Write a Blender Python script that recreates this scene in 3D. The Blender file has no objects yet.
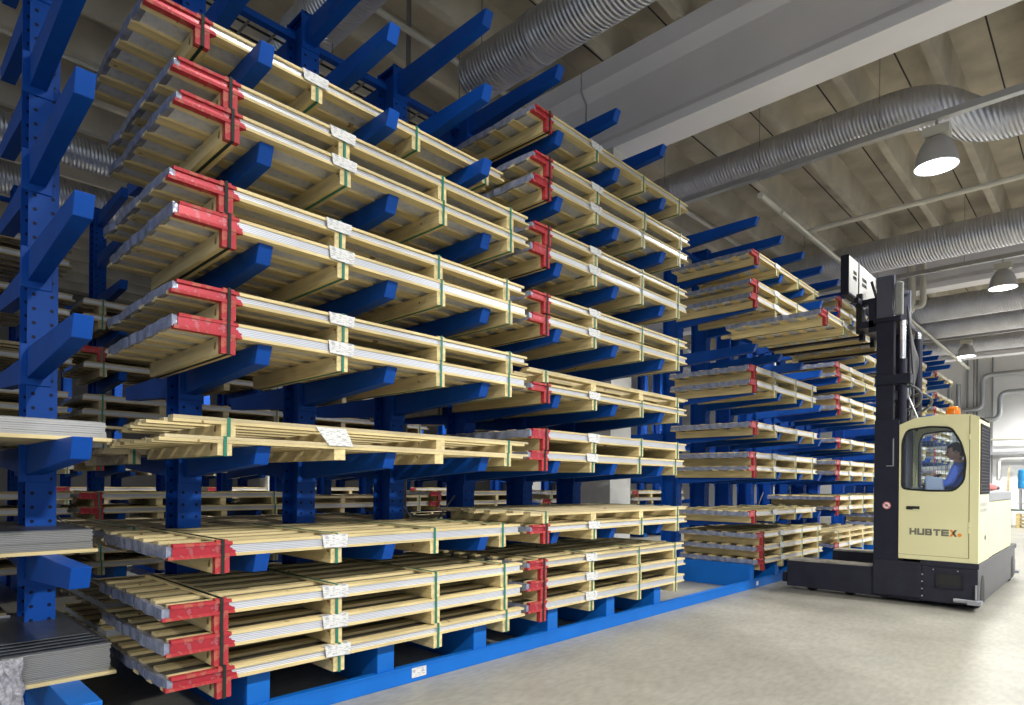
import bpy, bmesh, math, random
from mathutils import Vector, Matrix, Euler

R = math.radians
rnd = random.Random(7)
scene = bpy.context.scene
COL = scene.collection

# ------------------------------------------------------------------ camera
cam_data = bpy.data.cameras.new('camera')
cam = bpy.data.objects.new('camera', cam_data)
COL.objects.link(cam)
YAW, ROLL, CAM_H = 0.763759, 0.0096123, 1.65
r0 = Vector((math.cos(YAW), math.sin(YAW), 0)); u0 = Vector((0, 0, 1)); fwd = Vector((-math.sin(YAW), math.cos(YAW), 0))
cx = r0 * math.cos(ROLL) + u0 * math.sin(ROLL)
cy = u0 * math.cos(ROLL) - r0 * math.sin(ROLL)
M = Matrix((cx, cy, -fwd)).transposed().to_4x4()
M.translation = Vector((0, 0, CAM_H))
cam.matrix_world = M
cam_data.sensor_width = 36
cam_data.lens = 628.08 / 1024 * 36
cam_data.shift_y = (483.47 - 352.5) / 1024
cam_data.clip_end = 200
scene.camera = cam

# ------------------------------------------------------------------ view and world
scene.view_settings.view_transform = 'Standard'
scene.view_settings.look = 'None'
scene.view_settings.gamma = 1
scene.view_settings.use_curve_mapping = False
scene.view_settings.exposure = 0.42
world = bpy.data.worlds.new('world'); scene.world = world; world.use_nodes = True
bg = world.node_tree.nodes['Background']
bg.inputs['Color'].default_value = (0.80, 0.89, 1.0, 1)
bg.inputs['Strength'].default_value = 0.54


def area_light(name, loc, rot, sx, sy, power, color=(1, 0.98, 0.93)):
    l = bpy.data.lights.new(name, 'AREA'); l.shape = 'RECTANGLE'; l.size = sx; l.size_y = sy
    l.energy = power; l.color = color
    o = bpy.data.objects.new(name, l); COL.objects.link(o); o.location = loc; o.rotation_euler = rot
    return o


# x, y, share of full power; spots outside lampnames are added unseen fill lamps
LAMP_SPOTS = [(-1.94, 2.7, .22), (-1.94, 11.1, .45), (-1.94, 18.9, .9), (-3.9, 27.9, .9), (3.5, 2.7, 1.6), (3.5, 11.1, 2.0),
              (3.5, -5.7, 1.4), (3.5, 19.5, 1), (1.2, 33.6, 3.4), (4.5, 28, 2.6), (-9.0, 11.1, .9), (-9.0, 19.5, .8), (-16, 8, 1.4), (-16, 16, 1)]
LAMP_POWER = 420
LAMP_Z = 6.42


# ------------------------------------------------------------------ materials
def new_mat(name):
    m = bpy.data.materials.new(name); m.use_nodes = True
    nt = m.node_tree
    return m, nt, nt.nodes['Principled BSDF']


def nd(nt, t, **kw):
    n = nt.nodes.new(t)
    for k, v in kw.items(): setattr(n, k, v)
    return n


def math_node(nt, op, a, b=None, c=None):
    n = nd(nt, 'ShaderNodeMath', operation=op)
    for i, v in enumerate((a, b, c)):
        if v is None: continue
        if isinstance(v, (int, float)): n.inputs[i].default_value = v
        else: nt.links.new(v, n.inputs[i])
    return n.outputs[0]


def mix_rgb(nt, fac, a, b, blend='MIX'):
    n = nd(nt, 'ShaderNodeMix', data_type='RGBA', blend_type=blend)
    for key, v in ((0, fac), (6, a), (7, b)):
        if isinstance(v, (int, float)): n.inputs[key].default_value = v
        elif isinstance(v, tuple): n.inputs[key].default_value = (*v, 1)
        else: nt.links.new(v, n.inputs[key])
    return n.outputs[2]


def plain(name, color, rough=0.5, metal=0.0, noise=0.0, nscale=8.0, bump=0.0, bscale=60.0, spec=.5):
    m, nt, b = new_mat(name)
    b.inputs['Base Color'].default_value = (*color, 1)
    b.inputs['Roughness'].default_value = rough
    b.inputs['Metallic'].default_value = metal
    b.inputs['Specular IOR Level'].default_value = spec
    if noise or bump:
        tc = nd(nt, 'ShaderNodeTexCoord')
    if noise:
        n = nd(nt, 'ShaderNodeTexNoise'); n.inputs['Scale'].default_value = nscale; n.inputs['Detail'].default_value = 5
        nt.links.new(tc.outputs['Object'], n.inputs['Vector'])
        dark = tuple(c * (1 - noise) for c in color); lite = tuple(min(1, c * (1 + noise)) for c in color)
        rp = nd(nt, 'ShaderNodeValToRGB'); rp.color_ramp.elements[0].position = .3; rp.color_ramp.elements[1].position = .7
        rp.color_ramp.elements[0].color = (*dark, 1); rp.color_ramp.elements[1].color = (*lite, 1)
        nt.links.new(n.outputs['Fac'], rp.inputs['Fac']); nt.links.new(rp.outputs['Color'], b.inputs['Base Color'])
    if bump:
        n2 = nd(nt, 'ShaderNodeTexNoise'); n2.inputs['Scale'].default_value = bscale
        nt.links.new(tc.outputs['Object'], n2.inputs['Vector'])
        bp = nd(nt, 'ShaderNodeBump'); bp.inputs['Strength'].default_value = bump; bp.inputs['Distance'].default_value = .01
        nt.links.new(n2.outputs['Fac'], bp.inputs['Height']); nt.links.new(bp.outputs['Normal'], b.inputs['Normal'])
    return m


BLUE = (0.0025, 0.066, 0.36)
M_blue = plain('blue_rack_paint', BLUE, .5, noise=.12, nscale=3, spec=.2)
M_blue_foot = plain('lit_blue_foot_paint', (0.005, 0.135, 0.53), .5, noise=.06, nscale=3, spec=.25)  # rack blue made brighter for the light on feet and floor rail


def blue_holes():
    m, nt, b = new_mat('blue_column_paint_with_bolt_holes')
    tc = nd(nt, 'ShaderNodeTexCoord'); sp = nd(nt, 'ShaderNodeSeparateXYZ')
    nt.links.new(tc.outputs['Object'], sp.inputs[0])
    ay = math_node(nt, 'ABSOLUTE', sp.outputs['Y'])
    dy = math_node(nt, 'SUBTRACT', ay, .052)
    zz = math_node(nt, 'FRACT', math_node(nt, 'MULTIPLY', sp.outputs['Z'], 10))
    dz = math_node(nt, 'MULTIPLY', math_node(nt, 'SUBTRACT', zz, .5), .1)
    d = math_node(nt, 'SQRT', math_node(nt, 'ADD', math_node(nt, 'MULTIPLY', dy, dy), math_node(nt, 'MULTIPLY', dz, dz)))
    hole = math_node(nt, 'LESS_THAN', d, .0125)
    col = mix_rgb(nt, hole, BLUE, (0.002, 0.006, 0.03))
    nt.links.new(col, b.inputs['Base Color']); b.inputs['Roughness'].default_value = .5; b.inputs['Specular IOR Level'].default_value = .2
    return m


M_blue_holes = blue_holes()


def wood(name, red=None, base=(0.70, 0.565, 0.285), axis='Y'):
    """pale sawn pine; red = depth along the package over which the near corner has been sprayed red"""
    m, nt, b = new_mat(name)
    tc = nd(nt, 'ShaderNodeTexCoord')
    mp = nd(nt, 'ShaderNodeMapping')
    mp.inputs['Scale'].default_value = (22, 1.6, 22) if axis == 'Y' else (1.6, 22, 22)
    nt.links.new(tc.outputs['Object'], mp.inputs['Vector'])
    n = nd(nt, 'ShaderNodeTexNoise'); n.inputs['Scale'].default_value = 1.0; n.inputs['Detail'].default_value = 6
    nt.links.new(mp.outputs['Vector'], n.inputs['Vector'])
    rp = nd(nt, 'ShaderNodeValToRGB')
    e = rp.color_ramp.elements
    e[0].position = .3; e[0].color = (*[c * .72 for c in base], 1); e[1].position = .65; e[1].color = (*[min(1, c * 1.12) for c in base], 1)
    nt.links.new(n.outputs['Fac'], rp.inputs['Fac'])
    # knots and grey weathering
    n2 = nd(nt, 'ShaderNodeTexNoise'); n2.inputs['Scale'].default_value = 9
    nt.links.new(tc.outputs['Object'], n2.inputs['Vector'])
    kn = math_node(nt, 'GREATER_THAN', n2.outputs['Fac'], .735)
    col = mix_rgb(nt, kn, rp.outputs['Color'], (base[0] * .35, base[1] * .26, base[2] * .2))
    oi = nd(nt, 'ShaderNodeObjectInfo')
    v = math_node(nt, 'MULTIPLY_ADD', oi.outputs['Random'], .22, .86)
    hs = nd(nt, 'ShaderNodeHueSaturation'); nt.links.new(v, hs.inputs['Value']); nt.links.new(col, hs.inputs['Color'])
    col = hs.outputs['Color']
    if red is not None:
        col = add_red(nt, tc, col, red)
    nt.links.new(col, b.inputs['Base Color']); b.inputs['Roughness'].default_value = .7
    return m


def add_red(nt, tc, col, red):
    sp = nd(nt, 'ShaderNodeSeparateXYZ'); nt.links.new(tc.outputs['Object'], sp.inputs[0])
    n3 = nd(nt, 'ShaderNodeTexNoise'); n3.inputs['Scale'].default_value = 18; n3.inputs['Detail'].default_value = 4
    nt.links.new(tc.outputs['Object'], n3.inputs['Vector'])
    lim = math_node(nt, 'MULTIPLY_ADD', n3.outputs['Fac'], .16, red - .08)
    a = math_node(nt, 'LESS_THAN', sp.outputs['Y'], lim)
    c = math_node(nt, 'GREATER_THAN', sp.outputs['X'], -.05)
    f = math_node(nt, 'MULTIPLY', a, c)
    thin = math_node(nt, 'GREATER_THAN', n3.outputs['Fac'], .43)
    f2 = math_node(nt, 'MULTIPLY', f, math_node(nt, 'MULTIPLY_ADD', thin, .13, .85))
    tone = mix_rgb(nt, n3.outputs['Fac'], (0.28, 0.005, 0.014), (0.50, 0.022, 0.042))
    return mix_rgb(nt, f2, col, tone)


WOODBASE = (0.72, 0.60, 0.34)
M_wood = wood('pale_pine')
M_wood_x = wood('pale_pine_crosswise', axis='X')
M_wood_grey = wood('aged_pine', base=(.56, .46, .27))
M_wood_dull = wood('dull_pine', base=(0.5, .4, .24))  # duller, darker pine for far packages and the leaning board
M_wood_red = {3.15: wood('pale_pine_red_corner', red=.40), 3.08: wood('pale_pine_red_corner_short', red=.30)}
M_wood_red_x = {3.15: wood('pale_pine_bearer_red_end', red=.5, axis='X'), 3.08: wood('pale_pine_bearer_red_end_short', red=.45, axis='X')}


def sheet_mat(name, base, red=None):
    m, nt, b = new_mat(name)
    tc = nd(nt, 'ShaderNodeTexCoord')
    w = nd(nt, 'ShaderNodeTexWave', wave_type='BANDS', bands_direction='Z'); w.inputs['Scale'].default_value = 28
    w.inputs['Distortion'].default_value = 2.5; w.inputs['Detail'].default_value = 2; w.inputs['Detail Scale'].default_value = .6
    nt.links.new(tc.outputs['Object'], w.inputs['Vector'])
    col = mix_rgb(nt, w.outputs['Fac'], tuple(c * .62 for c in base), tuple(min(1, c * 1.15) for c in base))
    oi = nd(nt, 'ShaderNodeObjectInfo')
    v = math_node(nt, 'MULTIPLY_ADD', oi.outputs['Random'], .3, .8)
    hs = nd(nt, 'ShaderNodeHueSaturation'); nt.links.new(v, hs.inputs['Value']); nt.links.new(col, hs.inputs['Color'])
    col = hs.outputs['Color']
    if red is not None: col = add_red(nt, tc, col, red)
    nt.links.new(col, b.inputs['Base Color'])
    b.inputs['Roughness'].default_value = .35; b.inputs['Metallic'].default_value = .25
    return m


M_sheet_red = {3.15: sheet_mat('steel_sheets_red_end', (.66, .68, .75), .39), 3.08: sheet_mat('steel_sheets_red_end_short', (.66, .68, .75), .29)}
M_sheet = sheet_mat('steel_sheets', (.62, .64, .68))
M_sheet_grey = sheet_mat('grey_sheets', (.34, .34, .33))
M_dark_sheet = plain('dark_sheet_top', (.10, .11, .13), .35, .5, noise=.2)
M_shaded_top = plain('shaded_sheet_top', (.09, .085, .075), .4, .3, noise=.3, nscale=3)  # sheet tops painted darker for the weak light between shelves
M_wrap = plain('clear_plastic_wrap', (.25, .275, .37), .2, .1, noise=.35, nscale=14, bump=.5, bscale=30)
M_strap_g = plain('green_strap', (.01, .17, .11), .4)
M_strap_k = plain('dark_strap', (.018, .03, .027), .6, spec=.15)


def paper_mat():
    m, nt, b = new_mat('printed_paper_label')
    tc = nd(nt, 'ShaderNodeTexCoord')
    mp = nd(nt, 'ShaderNodeMapping'); mp.inputs['Scale'].default_value = (1, 22, 150)
    nt.links.new(tc.outputs['Object'], mp.inputs['Vector'])
    n = nd(nt, 'ShaderNodeTexNoise'); n.inputs['Scale'].default_value = 1
    nt.links.new(mp.outputs['Vector'], n.inputs['Vector'])
    f = math_node(nt, 'GREATER_THAN', n.outputs['Fac'], .57)
    nt.links.new(mix_rgb(nt, f, (.66, .66, .65), (.36, .36, .38)), b.inputs['Base Color'])
    b.inputs['Roughness'].default_value = .6
    return m


M_paper = paper_mat()
M_rod = plain('grey_rod', (.22, .22, .22), .5, .5)


def concrete_floor():
    m, nt, b = new_mat('concrete_floor')
    tc = nd(nt, 'ShaderNodeTexCoord')
    n = nd(nt, 'ShaderNodeTexNoise'); n.inputs['Scale'].default_value = .9; n.inputs['Detail'].default_value = 8; n.inputs['Roughness'].default_value = .65
    nt.links.new(tc.outputs['Object'], n.inputs['Vector'])
    rp = nd(nt, 'ShaderNodeValToRGB'); e = rp.color_ramp.elements
    e[0].position = .28; e[0].color = (.26, .25, .212, 1); e[1].position = .72; e[1].color = (.395, .38, .33, 1)
    nt.links.new(n.outputs['Fac'], rp.inputs['Fac'])
    n2 = nd(nt, 'ShaderNodeTexNoise'); n2.inputs['Scale'].default_value = 22; n2.inputs['Detail'].default_value = 6
    mp = nd(nt, 'ShaderNodeMapping'); mp.inputs['Scale'].default_value = (1, .35, 1); mp.inputs['Rotation'].default_value = (0, 0, .5)
    nt.links.new(tc.outputs['Object'], mp.inputs['Vector']); nt.links.new(mp.outputs['Vector'], n2.inputs['Vector'])
    rp2 = nd(nt, 'ShaderNodeValToRGB'); e = rp2.color_ramp.elements
    e[0].position = .35; e[0].color = (.82, .82, .82, 1); e[1].position = .62; e[1].color = (1, 1, 1, 1)
    nt.links.new(n2.outputs['Fac'], rp2.inputs['Fac'])
    col = mix_rgb(nt, 1.0, rp.outputs['Color'], rp2.outputs['Color'], 'MULTIPLY')
    nt.links.new(col, b.inputs['Base Color'])
    b.inputs['Roughness'].default_value = .42
    bp = nd(nt, 'ShaderNodeBump'); bp.inputs['Strength'].default_value = .08
    nt.links.new(n2.outputs['Fac'], bp.inputs['Height']); nt.links.new(bp.outputs['Normal'], b.inputs['Normal'])
    return m


M_floor = concrete_floor()
M_ceil = plain('ceiling_concrete', (.45, .405, .325), .85, noise=.25, nscale=1.2)
M_rib = plain('rib_concrete', (.50, .46, .375), .85, noise=.18, nscale=1.4)
M_beam = plain('painted_grey_beam', (.78, .77, .82), .6, noise=.05, nscale=1)
M_wall = plain('white_panel_wall', (.78, .78, .78), .6, noise=.04, nscale=.6)
M_wall_dim = plain('grey_panel_wall', (.16, .155, .15), .7, noise=.1, nscale=.6)
M_joint = plain('dark_joint', (.03, .03, .03), .8)


def duct_mat():
    m, nt, b = new_mat('galvanised_spiral_duct')
    tc = nd(nt, 'ShaderNodeTexCoord')
    w = nd(nt, 'ShaderNodeTexWave', wave_type='BANDS', bands_direction='X'); w.inputs['Scale'].default_value = 5.5
    mp = nd(nt, 'ShaderNodeMapping'); mp.inputs['Rotation'].default_value = (0, .12, .12)
    nt.links.new(tc.outputs['Object'], mp.inputs['Vector']); nt.links.new(mp.outputs['Vector'], w.inputs['Vector'])
    n = nd(nt, 'ShaderNodeTexNoise'); n.inputs['Scale'].default_value = 3; nt.links.new(tc.outputs['Object'], n.inputs['Vector'])
    col = mix_rgb(nt, n.outputs['Fac'], (.42, .43, .48), (.68, .69, .74))
    nt.links.new(col, b.inputs['Base Color'])
    b.inputs['Metallic'].default_value = .75; b.inputs['Roughness'].default_value = .38
    bp = nd(nt, 'ShaderNodeBump'); bp.inputs['Strength'].default_value = .9; bp.inputs['Distance'].default_value = .012
    nt.links.new(w.outputs['Fac'], bp.inputs['Height']); nt.links.new(bp.outputs['Normal'], b.inputs['Normal'])
    return m


M_duct = duct_mat()
M_pipe_w = plain('pale_pipe_paint', (.56, .54, .47), .5)
M_steel = plain('galvanised_steel', (.45, .46, .48), .4, .7)
M_lampshell = plain('lamp_reflector', (.50, .50, .52), .35, .4)
M_yellow = plain('cream_yellow_paint', (.74, .70, .40), .4, noise=.03, nscale=2)
M_black = plain('anthracite_paint', (.017, .018, .032), .42, noise=.15, nscale=5, spec=.2)
M_black2 = plain('black_rubber', (.012, .012, .013), .7)
M_chassis = plain('dark_chassis_paint', (.021, .022, .034), .42, noise=.2, nscale=6, spec=.25)
M_dusty = plain('dusty_chassis_top', (.32, .30, .25), .8, noise=.3, nscale=6)
M_white = plain('white_paint', (.55, .55, .53), .5, noise=.08, nscale=5)
M_board = plain('scuffed_white_board', (.30, .30, .29), .6, noise=.1, nscale=5)
M_chrome = plain('bright_steel', (.65, .65, .68), .22, .9)
M_hose = plain('dark_hose', (.07, .07, .075), .45)
M_grey = plain('mid_grey_plastic', (.28, .29, .31), .5)
M_hinge = plain('door_gap', (.16, .14, .05), .6)
M_red = plain('red_plastic', (.62, .02, .02), .4)
M_orange = plain('orange_print', (.85, .28, .02), .5)
M_letter = plain('grey_print', (.17, .16, .12), .5)
M_bluebin = plain('sky_blue_plastic', (.04, .34, .74), .45)
M_skin = plain('skin', (.52, .30, .22), .55)
M_hair = plain('dark_brown_hair', (.03, .02, .015), .7)
M_shirt = plain('blue_work_shirt', (.10, .20, .80), .8, noise=.1)
M_trouser = plain('blue_work_trousers', (.04, .07, .22), .85)
M_seat = plain('grey_seat', (.45, .46, .5), .7)
M_eye = plain('eye', (.05, .04, .03), .3)
M_lip = plain('lips', (.45, .18, .15), .5)


def glass_mat(name, tint=(1, 1, 1), gl=.035):
    m = bpy.data.materials.new(name); m.use_nodes = True; nt = m.node_tree; nt.nodes.clear()
    o = nd(nt, 'ShaderNodeOutputMaterial'); t = nd(nt, 'ShaderNodeBsdfTransparent'); g = nd(nt, 'ShaderNodeBsdfGlossy')
    t.inputs[0].default_value = (*tint, 1); g.inputs['Roughness'].default_value = .04
    mx = nd(nt, 'ShaderNodeMixShader'); mx.inputs[0].default_value = gl
    nt.links.new(t.outputs[0], mx.inputs[1]); nt.links.new(g.outputs[0], mx.inputs[2]); nt.links.new(mx.outputs[0], o.inputs[0])
    return m


M_glass = glass_mat('cab_glass', (.93, .96, .98))


def emit(name, col, s):
    m = bpy.data.materials.new(name); m.use_nodes = True; nt = m.node_tree; nt.nodes.clear()
    o = nd(nt, 'ShaderNodeOutputMaterial'); e = nd(nt, 'ShaderNodeEmission')
    e.inputs[0].default_value = (*col, 1); e.inputs[1].default_value = s
    nt.links.new(e.outputs[0], o.inputs[0])
    return m


M_lamp = emit('lamp_light', (1, .99, .95), 9)
m, nt, b = new_mat('amber_lens'); M_amber = m
b.inputs['Base Color'].default_value = (.62, .16, .008, 1); b.inputs['Roughness'].default_value = .15
b.inputs['Transmission Weight'].default_value = .3


# ------------------------------------------------------------------ mesh helpers
class MB:
    def __init__(s): s.v = []; s.f = []; s.mi = []; s.sm = []

    def add(s, vs, fs, mi=0, smooth=False):
        o = len(s.v); s.v += [tuple(v) for v in vs]
        for f in fs: s.f.append(tuple(o + i for i in f)); s.mi.append(mi); s.sm.append(smooth)
        return s

    def box(s, x0, x1, y0, y1, z0, z1, mi=0):
        v = [(x0, y0, z0), (x1, y0, z0), (x1, y1, z0), (x0, y1, z0), (x0, y0, z1), (x1, y0, z1), (x1, y1, z1), (x0, y1, z1)]
        return s.add(v, [(0, 3, 2, 1), (4, 5, 6, 7), (0, 1, 5, 4), (1, 2, 6, 5), (2, 3, 7, 6), (3, 0, 4, 7)], mi)

    def hexa(s, v, mi=0):
        return s.add(v, [(0, 3, 2, 1), (4, 5, 6, 7), (0, 1, 5, 4), (1, 2, 6, 5), (2, 3, 7, 6), (3, 0, 4, 7)], mi)

    def prism(s, poly, axis, a, b, mi=0):
        """poly in the two other axes (cyclic order), extruded from a to b along axis"""
        n = len(poly)

        def pt(p, t):
            return (t, p[0], p[1]) if axis == 'X' else (p[0], t, p[1]) if axis == 'Y' else (p[0], p[1], t)
        v = [pt(p, a) for p in poly] + [pt(p, b) for p in poly]
        f = [tuple(range(n - 1, -1, -1)), tuple(range(n, 2 * n))] + [(i, (i + 1) % n, n + (i + 1) % n, n + i) for i in range(n)]
        return s.add(v, f, mi)

    def tube(s, p0, p1, r, n=12, mi=0, r1=None, cap=True):
        p0 = Vector(p0); p1 = Vector(p1); d = (p1 - p0).normalized()
        a = d.orthogonal().normalized(); b = d.cross(a)
        r1 = r if r1 is None else r1
        v = []
        for p, rr in ((p0, r), (p1, r1)):
            v += [p + (a * math.cos(2 * math.pi * i / n) + b * math.sin(2 * math.pi * i / n)) * rr for i in range(n)]
        s.add(v, [(i, (i + 1) % n, n + (i + 1) % n, n + i) for i in range(n)], mi, True)
        if cap: s.add(v, [tuple(range(n - 1, -1, -1)), tuple(range(n, 2 * n))], mi)
        return s

    def path(s, pts, r, n=12, mi=0):
        pts = [Vector(p) for p in pts]
        rings = []; ref = None
        for i, p in enumerate(pts):
            d = (pts[min(i + 1, len(pts) - 1)] - pts[max(i - 1, 0)]).normalized()
            if ref is None: ref = d.orthogonal().normalized()
            ref = (ref - d * ref.dot(d)).normalized()
            b = d.cross(ref)
            rings.append([p + (ref * math.cos(2 * math.pi * k / n) + b * math.sin(2 * math.pi * k / n)) * r for k in range(n)])
        v = [q for rg in rings for q in rg]
        f = []
        for i in range(len(pts) - 1):
            for k in range(n): f.append((i * n + k, i * n + (k + 1) % n, (i + 1) * n + (k + 1) % n, (i + 1) * n + k))
        s.add(v, f, mi, True)
        s.add(rings[0], [tuple(range(n - 1, -1, -1))], mi); s.add(rings[-1], [tuple(range(n))], mi)
        return s

    def lathe(s, prof, c, n=24, mi=0, axis='Z'):
        v = []
        for r, z in prof:
            for k in range(n):
                a = 2 * math.pi * k / n
                q = (r * math.cos(a), r * math.sin(a), z)
                if axis == 'X': q = (z, q[0], q[1])
                if axis == 'Y': q = (q[1], z, q[0])
                v.append((c[0] + q[0], c[1] + q[1], c[2] + q[2]))
        f = [(i * n + k, i * n + (k + 1) % n, (i + 1) * n + (k + 1) % n, (i + 1) * n + k) for i in range(len(prof) - 1) for k in range(n)]
        return s.add(v, f, mi, True)

    def mesh(s, name, mats):
        me = bpy.data.meshes.new(name)
        me.from_pydata(s.v, [], s.f)
        for m in (mats if isinstance(mats, (list, tuple)) else [mats]): me.materials.append(m)
        me.polygons.foreach_set('material_index', s.mi); me.polygons.foreach_set('use_smooth', s.sm)
        bm = bmesh.new(); bm.from_mesh(me); bmesh.ops.recalc_face_normals(bm, faces=bm.faces); bm.to_mesh(me); bm.free()
        me.update()
        return me

    def build(s, name, mats, parent=None, bevel=0, loc=None):
        o = bpy.data.objects.new(name, s.mesh(name, mats)); COL.objects.link(o)
        if parent is not None: o.parent = parent
        if loc: o.location = loc
        if bevel:
            md = o.modifiers.new('bevel', 'BEVEL'); md.width = bevel; md.segments = 2; md.limit_method = 'ANGLE'
        return o


def tag(o, label=None, cat=None, group=None, kind=None):
    if label: o['label'] = label
    if cat: o['category'] = cat
    if group: o['group'] = group
    if kind: o['kind'] = kind
    return o


def empty(name, loc, rz=0, **kw):
    o = bpy.data.objects.new(name, None); COL.objects.link(o); o.location = loc; o.rotation_euler = (0, 0, rz)
    o.empty_display_size = .2
    return tag(o, **kw)


def children_of(o): return [c for c in ALLKIDS.get(o.name, [])]


def copy_tree(root, loc, rz=0):
    c = root.copy(); COL.objects.link(c); c.location = loc; c.rotation_euler = (0, 0, rz)
    for ch in root.children:
        d = ch.copy(); COL.objects.link(d); d.parent = c
        for g in ch.children:
            e = g.copy(); COL.objects.link(e); e.parent = d
    return c


def structure(name, mb, mats): return tag(mb.build(name, mats), kind='structure')


# ------------------------------------------------------------------ setting
structure('floor', MB().box(-30, 14, -16, 46, -.2, 0), M_floor)
FAR_Y = 36.0
CEIL = 9.05
structure('ceiling', MB().box(-30, 7.5, -14, FAR_Y + .3, CEIL, CEIL + .25), M_ceil)
fw = MB().box(-30, 9, FAR_Y, FAR_Y + .3, 0, CEIL)
structure('wall_far', fw, M_wall)
structure('wall_left', MB().box(-30.3, -30, -14, FAR_Y + .3, 0, CEIL), M_wall_dim)
# thin joints between the white wall panels
jb = MB()
for x in (-12, -9.6, -7.2, -4.75, -2.4, 0, 2.4): jb.box(x, x + .03, FAR_Y - .012, FAR_Y, 0, CEIL)
structure('trim_1', jb, M_wall_dim)

# concrete ribs under the ceiling, all along the hall (they rest on the cross beams)
n_rib = 2
for i in range(-7, 21):
    x = -2.13 - 1.25 * i
    mb = MB().prism([(x - .14, CEIL), (x + .14, CEIL), (x + .07, 8.46), (x - .07, 8.46)], 'Y', -14, FAR_Y)
    structure('trim_%d' % n_rib, mb, M_rib); n_rib += 1
# joints between the slabs
mb = MB()
for i in range(-7, 21):
    x = -2.13 - 1.25 * i - .62
    mb.box(x - .012, x + .012, -14, FAR_Y, CEIL - .006, CEIL)
structure('trim_%d' % n_rib, mb, M_joint); n_rib += 1


def cross_beam(y, x0, x1, z=7.0):
    global n_rib
    w = .52
    prof = [(0, 0), (0, .14), (.10, .27), (.10, .98), (-.04, 1.14), (-.04, 1.44), (w + .04, 1.44), (w + .04, 1.14), (w - .10, .98), (w - .10, .27), (w, .14), (w, 0)]
    mb = MB().prism([(y + a, z + b) for a, b in prof], 'X', x0, x1)
    structure('trim_%d' % n_rib, mb, M_beam); n_rib += 1


cross_beam(8.29, -6.39, 9); cross_beam(8.29, -18, -6.42); cross_beam(8.29, -30, -18.03)
cross_beam(19.94, -30, 9); cross_beam(31.6, -30, 9)


def pillar(x, y, label):
    o = MB().box(x - .29, x + .29, y - .29, y + .29, 0, 7.0).build('concrete_pillar', M_white)
    tag(o, kind='structure'); return o


for i, (x, y) in enumerate([(-6.05, 8.55), (-18, 8.55), (-18, 20.2), (-7.6, 20.2)]):
    o = pillar(x, y, ''); o.name = 'trim_%d' % n_rib; n_rib += 1

# ------------------------------------------------------------------ racks
DZ = .68
Z0 = 1.887
XT, XC = -4.14, -5.50           # arm tips, column face
CD = .30                        # column depth


def level(k): return 1.16 if k == -1 else Z0 + DZ * k


def arm_mesh():
    L = 1.36
    mb = MB()
    w = .05
    mb.hexa([(0, -w, -.21), (L - .05, -w, -.125), (L - .05, w, -.125), (0, w, -.21), (0, -w, 0), (L, -w, 0), (L, w, 0), (0, w, 0)])
    mb.box(-.004, .012, -.09, .09, -.26, .03)
    return mb.mesh('arm', M_blue)


def column_mesh(h, two=True):
    fw_, t = .089, .014
    mb = MB()
    mb.box(-t, 0, -fw_, fw_, 0, h); mb.box(-CD, -CD + t, -fw_, fw_, 0, h); mb.box(-CD + t, -t, -.005, .005, 0, h)
    for z in (h - .02,): mb.box(-CD, 0, -fw_, fw_, z, z + .012)
    return mb.mesh('column', M_blue_holes)


def base_mesh(back=True):
    mb = MB()
    mb.box(.0, 1.31, -.08, .08, 0, .38)
    if back: mb.box(-1.66, -CD, -.08, .08, 0, .38)
    return mb.mesh('base_beam', M_blue_foot)


ARM, COLM, BASE = arm_mesh(), column_mesh(6.06), base_mesh()
ARM_BEV = []


def add_obj(name, me, parent, loc, rz=0, bevel=0, scale=None):
    o = bpy.data.objects.new(name, me); COL.objects.link(o); o.parent = parent; o.location = loc; o.rotation_euler = (0, 0, rz)
    if bevel:
        md = o.modifiers.new('bevel', 'BEVEL'); md.width = bevel; md.segments = 2
    return o


def rack(x_face, ys, label, levels, back_levels=(), braces=True):
    y0 = ys[0]
    root = empty('cantilever_rack', (x_face, y0, 0), label=label, cat='rack', group='blue cantilever racks')
    for y in ys:
        add_obj('column', COLM, root, (0, y - y0, 0))
        add_obj('base_beam', BASE, root, (0, y - y0, 0), bevel=.006)
        ay = -.04 if y == .91 else 0
        for k in levels: add_obj('arm', ARM, root, (0, y - y0 + ay, level(k)), bevel=.004)
        for k in back_levels: add_obj('arm', ARM, root, (-CD, y - y0, level(k)), math.pi)
    if braces:
        for a, b_ in zip(ys[:-1], ys[1:]):
            for z in (5.86,):
                MB().box(-.19, -.12, a - y0 + .09, b_ - y0 - .09, z - .03, z + .03).build('brace', M_blue, root)
        for a, b_ in list(zip(ys[:-1], ys[1:]))[3:4]:
            mb = MB()
            p, q = a - y0 + .09, b_ - y0 - .09
            mb.tube((-.15, p, .6), (-.15, q, 1.5), .012, 6); mb.tube((-.16, q, .6), (-.16, p, 1.5), .012, 6)
            mb.build('diagonal_brace', M_rod, root)
    return root


F = list(range(-1, 7))
ys1 = [.91] + [.87 + 1.034 * i for i in range(1, 7)]
ys2 = [9.98 + 1.033 * i for i in range(8)]
ys3 = [19.3 + 1.033 * i for i in range(8)]
rack(XC, ys1, 'blue double-sided cantilever rack nearest the camera, left end cut by the photo', F, F)
rack(XC, ys2, 'blue cantilever rack left of the forklift mast, second along the aisle', F, (-1, 0, 1))
rack(XC, ys3, 'farthest blue cantilever rack along the aisle, seen right of the mast', F, ())
XB = -11.94                      # face of the rack across the next aisle
ysb1 = [1.69 + 1.034 * i for i in range(-3, 8)]
ysb2 = [11.0 + 1.034 * i for i in range(10)]
rack(XB, ysb1, 'blue cantilever rack across the next aisle, seen behind the left column', F, (), True)
rack(XB, ysb2, 'blue cantilever rack across the next aisle, seen through the front rack gap', [-1, 0, 1, 2], (), True)

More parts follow.
